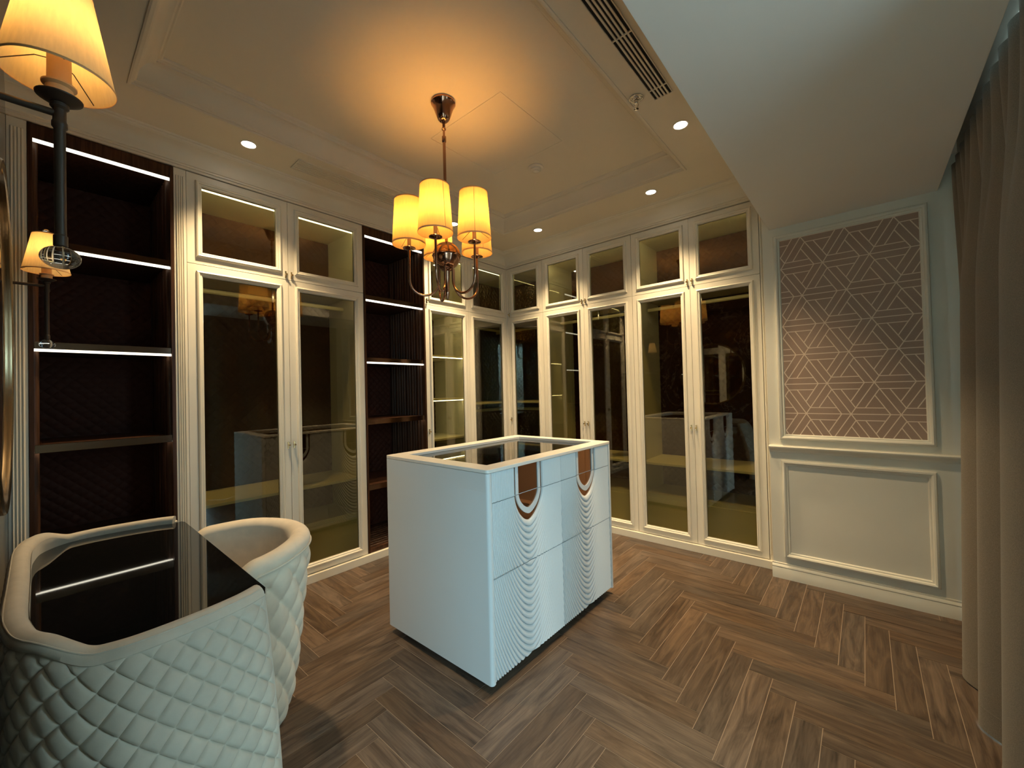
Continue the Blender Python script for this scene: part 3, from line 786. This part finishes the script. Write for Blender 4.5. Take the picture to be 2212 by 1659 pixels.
ob('tufted_back', MB().add(V, [(j*n_+i, j*n_+i+1, (j+1)*n_+i+1, (j+1)*n_+i) for j in range(nz_-1) for i in range(n_-1)]), VELVET2, ch, smooth=80)
V = []; ths2 = lin(-AM, AM, 90)
for th in ths2:
    zt = zr_c(th); sec = [(R_o(z)-.022, z) for z in lin(.0, zt-.045, 8)]
    sec += [(R_o(zt-.03)-.034+.040*cos(a), zt-.036+.036*sin(a)) for a in lin(-.5, pi*.92, 12)]
    sec += [(.272-.02*(zt-.05-z), z) for z in lin(zt-.09, .30, 6)]
    V += [cpt(th, rr, z) for rr, z in sec]
n_ = len(sec); m_ = len(ths2)
ob('shell', MB().add(V, [(i*n_+j, i*n_+j+1, (i+1)*n_+j+1, (i+1)*n_+j) for i in range(m_-1) for j in range(n_-1)]+[tuple(range(n_)), tuple((m_-1)*n_+j for j in range(n_))]), VELVET2, ch, smooth=60)
ob('piping', MB().tube([cpt(th, R_o(.70)+.004, zr_c(th)-.050) for th in ths2], .0045, 6), VELVET2, ch, smooth=60)
for i in range(-8, 9):
    for k in range(-8, 4):
        if (i+k) % 2: continue
        u, v = i*.5, k*.5; th, z = u*BU, .57+v*BV
        if abs(th) > AM-.10 or z < .08 or z > .68: continue
        p = Vector(cpt(th, R_o(z)-.024, z))
        ob('button', MB().lathe([(0, .006), (.006, .005), (.009, .001), (.009, -.004)], n=10).xf(Matrix.Translation(p) @ Vector((p.x, p.y, 0)).to_track_quat('Z', 'Y').to_matrix().to_4x4()), VELVET2, ch, smooth=60)
sc_ = [(.0, .462), (.18, .462), (.235, .452), (.262, .430), (.266, .40), (.262, .36), (.0, .36)]
ob('seat_cushion', MB().lathe(sc_, n=40), VELVET2, ch, smooth=50)
ob('base', MB().lathe([(0, .36), (.262, .36), (.25, .20), (.228, .04), (.215, .0), (0, 0)], n=40), VELVET2, ch, smooth=50)

# ------------------------------------------------------------------ chandelier
chn = thing('chandelier', 'chandelier of five lit cream shades on curved bronze arms above the island', 'chandelier', (1.30, -1.99, 0), 0)
ob('canopy', MB().lathe([(0, 3.0), (.062, 3.0), (.068, 2.995), (.069, 2.985), (.062, 2.976), (.052, 2.950), (.040, 2.915), (.032, 2.896), (.022, 2.886), (.012, 2.884), (0, 2.884)], n=40), BRONZE, chn, smooth=40)
ob('swivel_link', MB().lathe([(.009, 2.89), (.009, 2.850), (.012, 2.846), (.012, 2.838), (.006, 2.834), (.006, 2.802), (.012, 2.798), (.012, 2.770), (.009, 2.764), (0, 2.764)], n=16), BRONZE, chn, smooth=40)
ob('stem', MB().tube([(0, 0, 2.77), (0, 0, 2.18)], .0085, 16), BRONZE, chn, smooth=40)
ball = ob('ball', MB().lathe([(.078*sin(a), 2.118-.078*cos(a)) for a in lin(0, pi, 25)], n=40), BRONZE, chn, smooth=60)
ob('ball_collar', MB().lathe([(.079, 2.116), (.082, 2.118), (.079, 2.120)], n=40), BRONZE, ball, smooth=60)
ob('hub', MB().lathe([(.030, 2.05), (.034, 2.043), (.030, 2.036), (.016, 2.030), (.014, 1.99), (.010, 1.93), (.013, 1.915), (.012, 1.90), (.006, 1.875), (0, 1.864)], n=24), BRONZE, chn, smooth=40)
for ang in (-126, -56, 6, 79, 153):
    ca, sa = cos(radians(ang)), sin(radians(ang)); R1, R0 = .205, .043
    path = [(R1, 2.150), (R1, 2.08), (R1, 1.985)]
    rc, rm = (R1-R0)/2, (R1+R0)/2
    path += [(rm+rc*cos(a), 1.975-rc*1.05*sin(a)) for a in lin(0.1, pi-.1, 13)]+[(R0, 1.985), (R0, 2.05)]
    arm = ob('arm', MB().tube([(ca*r_, sa*r_, z) for r_, z in path], .0065, 12), BRONZE, chn, smooth=60)
    C0 = (ca*R1, sa*R1, 0)
    ob('cup', MB().lathe([(0, 2.140), (.012, 2.141), (.034, 2.148), (.0355, 2.151), (.034, 2.153), (.012, 2.152), (0, 2.152)], C0, 28), BRONZE, arm, smooth=40)
    ob('candle_sleeve', MB().lathe([(.010, 2.152), (.010, 2.235), (0, 2.235)], C0, 14), CANDLE, arm, smooth=40)
    ob('bulb', MB().lathe([(0, 2.235), (.009, 2.237), (.017, 2.262), (.019, 2.280), (.014, 2.305), (.005, 2.325), (0, 2.328)], C0, 16), BULB, arm, smooth=60)
    rb, rtp, zb_, zt_ = .0905, .0745, 2.170, 2.420
    sh = ob('lamp_shade', MB().lathe([(rb, zb_), (rtp, zt_)], C0, 48), SHADE, chn, smooth=60)
    ob('rim_band', MB().lathe([(rb+.0006, zb_), (rb+.0012, zb_+.004), (rb+.0002, zb_+.008)], C0, 48), CANDLE, sh, smooth=60)
    ob('rim_band', MB().lathe([(rtp+.0006, zt_-.007), (rtp+.0012, zt_-.003), (rtp, zt_)], C0, 48), CANDLE, sh, smooth=60)
    a = radians({6: -42, -56: -5, -126: 60, 79: -20, 153: 200}[ang])
    ob('seam', MB().tube([(C0[0]+(rb+.0004)*cos(a), C0[1]+(rb+.0004)*sin(a), zb_+.006), (C0[0]+(rtp+.0004)*cos(a), C0[1]+(rtp+.0004)*sin(a), zt_-.006)], .0013, 6), CANDLE, sh, smooth=60)
    fm = MB()
    for k in range(3):
        a = radians(ang+60+120*k); fm.tube([(C0[0]+.010*cos(a), C0[1]+.010*sin(a), 2.225), (C0[0]+(rb-.006)*cos(a), C0[1]+(rb-.006)*sin(a), zb_+.012)], .0012, 5)
    ob('wire_frame', fm, BRONZE, sh)
    lamp('bulb_light', 'POINT', (C0[0], C0[1], 2.30), BULB_W, BULB_COL, chn, shadow_soft_size=.022)

# ------------------------------------------------------------------ wall lamps either side of the mirror
def sconce(x, label, tilt=0.0):
    ys, yw = 0.0, YN+3.475
    t = thing('wall_lamp', label, 'lamp', (x, -3.475, 0), 0)
    ob('backplate', MB().box(-.022, .022, yw+.0005, yw+.014, 1.808, 1.930), BRONZE, t, bevel=.003)
    ob('arm', MB().tube([(0, yw+.012, 1.872), (0, -.05, 1.873), (0, 0, 1.874)], .0062, 10), DARKMET, t, smooth=40)
    st = ob('stem', MB().lathe([(0, 1.895), (.0085, 1.895), (.0125, 1.892), (.0125, 1.886), (.009, 1.882), (.009, 1.862), (.0105, 1.858), (.0105, 1.850), (.0078, 1.846), (.0078, 1.652), (.0095, 1.650), (.0095, 1.632), (.006, 1.628), (0, 1.628)], n=20), DARKMET, t, smooth=40)
    ob('drip_dish', MB().lathe([(.008, 1.893), (.018, 1.895), (.0305, 1.903), (.031, 1.905), (.018, 1.899), (.008, 1.898)], n=28), DARKMET, st, smooth=40)
    ob('crystal_ball', MB().lathe([(.0265*sin(a), 1.611-.020*cos(a)) for a in lin(0, pi, 17)], n=24), CRYSTAL, t, smooth=60)
    ob('candle_sleeve', MB().lathe([(.017, 1.899), (.018, 1.905), (.018, 1.921), (.023, 1.925), (.023, 1.928), (.016, 1.931), (.0155, 1.990), (0, 1.990)], n=24), CANDLE, t, smooth=40)
    ob('bulb', MB().lathe([(0, 1.990), (.008, 1.992), (.014, 2.010), (.015, 2.025), (.010, 2.045), (0, 2.056)], n=16), BULB, t, smooth=60)
    sh = ob('lamp_shade', MB().lathe([(.0755, 1.938), (.0445, 2.108)], n=56), SHADE2, t, smooth=60)
    ob('rim_band', MB().lathe([(.0758, 1.937), (.0768, 1.939), (.0755, 1.942)], n=56), CANDLE, sh, smooth=60)
    ob('rim_band', MB().lathe([(.0450, 2.104), (.0455, 2.106), (.0445, 2.109)], n=56), CANDLE, sh, smooth=60)
    fm = MB()
    for k in range(3):
        a = radians(20+120*k); fm.tube([(.014*cos(a), .014*sin(a), 1.972), (.030*cos(a), .030*sin(a), 1.970), (.0745*cos(a), .0745*sin(a), 1.942)], .0009, 5)
    ob('wire_frame', fm, DARKMET, sh)
    ob('finial', MB().tube([(0, 0, 2.056), (0, 0, 2.110)], .003, 6).lathe([(0, 2.106), (.010, 2.108), (.013, 2.118), (.010, 2.128), (0, 2.132)], n=18), CRYSTAL, t, smooth=60)
    lamp('bulb_light', 'POINT', (0, 0, 2.035), SCON_W, SCON_COL, t, shadow_soft_size=.016)
    return t
sconce(1.97, 'near wall lamp, its lit shade and long dark stem in front of the left bookcase')
sconce(0.28, 'far wall lamp with a lit shade, beyond the mirror')
mi = thing('wall_mirror', 'round mirror with a thin brass frame hung on the marble wall behind the dressing table', 'mirror', (1.20, YN, 1.53), 0)
MX = Matrix.Rotation(-pi/2, 4, 'X')      # lathe z -> +y
ob('frame', MB().lathe([(.468, .004), (.490, .004), (.494, .010), (.494, .034), (.490, .038), (.476, .038), (.470, .034), (.468, .026)], n=96, closed=True).xf(MX), MFRAME, mi, smooth=40)
ob('mirror_glass', MB().lathe([(0, .022), (.470, .022), (.470, .026), (0, .026)], n=96).xf(MX), MIRROR, mi, smooth=30)
ob('backing', MB().lathe([(0, .001), (.465, .001), (.465, .0215), (0, .0215)], n=64).xf(MX), BLACK, mi)

# ------------------------------------------------------------------ curtain
cu = MB(); ny_, nz_ = 330, 46; V = []
YC0, YC1, CZ0, CZ1 = -0.30, -2.08, 0.008, 2.487
for j in range(nz_):
    t_ = 1-j/(nz_-1)                # 1 at the floor
    z = CZ0+(CZ1-CZ0)*(1-t_)
    for i in range(ny_):
        y = YC0+(YC1-YC0)*i/(ny_-1)
        top = (1-abs(sin(pi*(y+.513)/.1265)))          # sharp pinch pleats
        wob = .03*sin(7*y+1.3)
        b = .5-.5*cos(2*pi*(y+.74+.20+wob)/.375)
        b2 = .5-.5*cos(2*pi*(y+.30)/.19+1.2)
        blend = sst(.0, .32, t_); b = b**.75
        x = 3.485-(1-blend)*(.030*(1-top)+.004)-blend*(.060+.059*t_)*b*(.30+.70*sst(.40, .62, -y))
        V.append((x, y, z))
F = [(j*ny_+i, j*ny_+i+1, (j+1)*ny_+i+1, (j+1)*ny_+i) for j in range(nz_-1) for i in range(ny_-1)]
ct = thing('curtain', 'long taupe curtain hanging in deep folds in front of the window wall', 'curtain', (3.48, -1.15, 0), 0)
for k in range(len(V)): V[k] = (V[k][0]-3.48, V[k][1]+1.15, V[k][2])
co = ob('curtain_cloth', cu.add(V, F), CURT, ct, smooth=80)
sm = co.modifiers.new('solid', 'SOLIDIFY'); sm.thickness = .003; sm.offset = 0; sm.use_rim = False
hem = MB(); hj = 2
hem.tube([(V[hj*ny_+i][0]-.0022, V[hj*ny_+i][1], .092) for i in range(0, ny_, 2)], .0011, 5)
ob('hem_stitching', hem, CURT, ct)
ob('curtain_track', MB().box(-.012, .012, -.92, .84, 2.500, 2.516).box(-.006, .006, -.92, .84, 2.516, 2.619), PLASTIC, ct)

# ------------------------------------------------------------------ ceiling fittings
DL = [(0.300, -2.667, 'downlight in the ceiling above the left wardrobe'), (0.287, -1.033, 'downlight half hidden behind the chandelier shades'), (0.751, -0.382, 'downlight above the corner cabinets, right of the chandelier'),
      (1.846, -0.368, 'downlight above the end wardrobe by the beam'), (2.299, -1.050, 'downlight beside the beam, near the sprinkler')]
for x, y, lb in DL:
    t = thing('downlight', lb, 'light', (x, y, ZC), 0, 'recessed downlights')
    ob('trim_ring', MB().lathe([(.036, 0), (.0385, -.003), (.046, -.003), (.048, -.0008), (.048, 0)], n=32), PLASTIC, t, smooth=40)
    ob('lens', MB().lathe([(0, -.0012), (.0362, -.0012)], n=32), LENS, t)
    lamp('spot', 'SPOT', (0, 0, -.012), DOWN_W, DOWN_COL, t, shadow_soft_size=.045, spot_size=radians(98), spot_blend=1.0)
def grille(label, x0, x1, y0, y1, nsl, cross, m, gap):
    t = thing('air_grille', label, 'vent', ((x0+x1)/2, (y0+y1)/2, ZC), 0)
    X, Y = (x1-x0)/2, (y1-y0)/2; b = .004
    ob('backing', MB().box(-X, X, -Y, Y, -.0008, -.0002), VOID if gap else CEIL, t)
    fr = MB().box(-X, X, -Y, -Y+b, -.007, -.001).box(-X, X, Y-b, Y, -.007, -.001).box(-X, -X+b, -Y+b, Y-b, -.007, -.001).box(X-b, X, -Y+b, Y-b, -.007, -.001)
    ob('frame', fr, m, t)
    st = 2*(X-b)/nsl
    for i in range(1, nsl):
        x = -X+b+i*st; ob('slat', MB().box(x-st*.22, x+st*.22, -Y+b, Y-b, -.0065, -.001), m, t)
    for c_ in cross: ob('cross_bar', MB().box(-X+b, X-b, c_-(y0+y1)/2-.003, c_-(y0+y1)/2+.003, -.0068, -.001), m, t)
grille('dark slotted air grille in the ceiling beside the beam', 2.268, 2.364, -2.75, -1.362, 5, (-1.849, -1.444, -2.255), GRILLE, True)
grille('pale slotted air grille in the ceiling over the left cabinets', 0.222, 0.362, -2.40, -1.12, 7, (), CEIL, False)
t = thing('sprinkler', 'chrome fire sprinkler hanging from the ceiling beside the dark grille', 'sprinkler', (2.200, -1.440, ZC), 0)
ob('escutcheon', MB().lathe([(.012, 0), (.034, -.001), (.036, -.004), (.030, -.007), (.024, -.006), (.018, -.012), (.012, -.013)], n=28), CHROME, t, smooth=40)
hd = ob('head', MB().lathe([(.011, -.010), (.011, -.026), (.008, -.030), (0, -.030)], n=16), CHROME, t, smooth=40)
ob('yoke', MB().tube([(-.008, 0, -.028), (-.012, 0, -.040), (-.006, 0, -.054), (0, 0, -.057)], .0022, 6).tube([(.008, 0, -.028), (.012, 0, -.040), (.006, 0, -.054), (0, 0, -.057)], .0022, 6), CHROME, hd, smooth=40)
ob('deflector', MB().lathe([(0, -.056), (.012, -.057), (.012, -.059), (0, -.060)], n=16), CHROME, hd, smooth=40)
t = thing('smoke_detector', 'round white smoke detector on the tray ceiling', 'detector', (1.265, -1.079, Z3), 0)
ob('base_plate', MB().lathe([(0, 0), (.056, 0), (.058, -.004), (.055, -.009), (.040, -.011)], n=36), PLASTIC, t, smooth=40)
ob('sensor_dome', MB().lathe([(.040, -.010), (.038, -.022), (.030, -.026), (.024, -.027), (.022, -.034), (.014, -.038), (0, -.039)], n=32), PLASTIC, t, smooth=40)
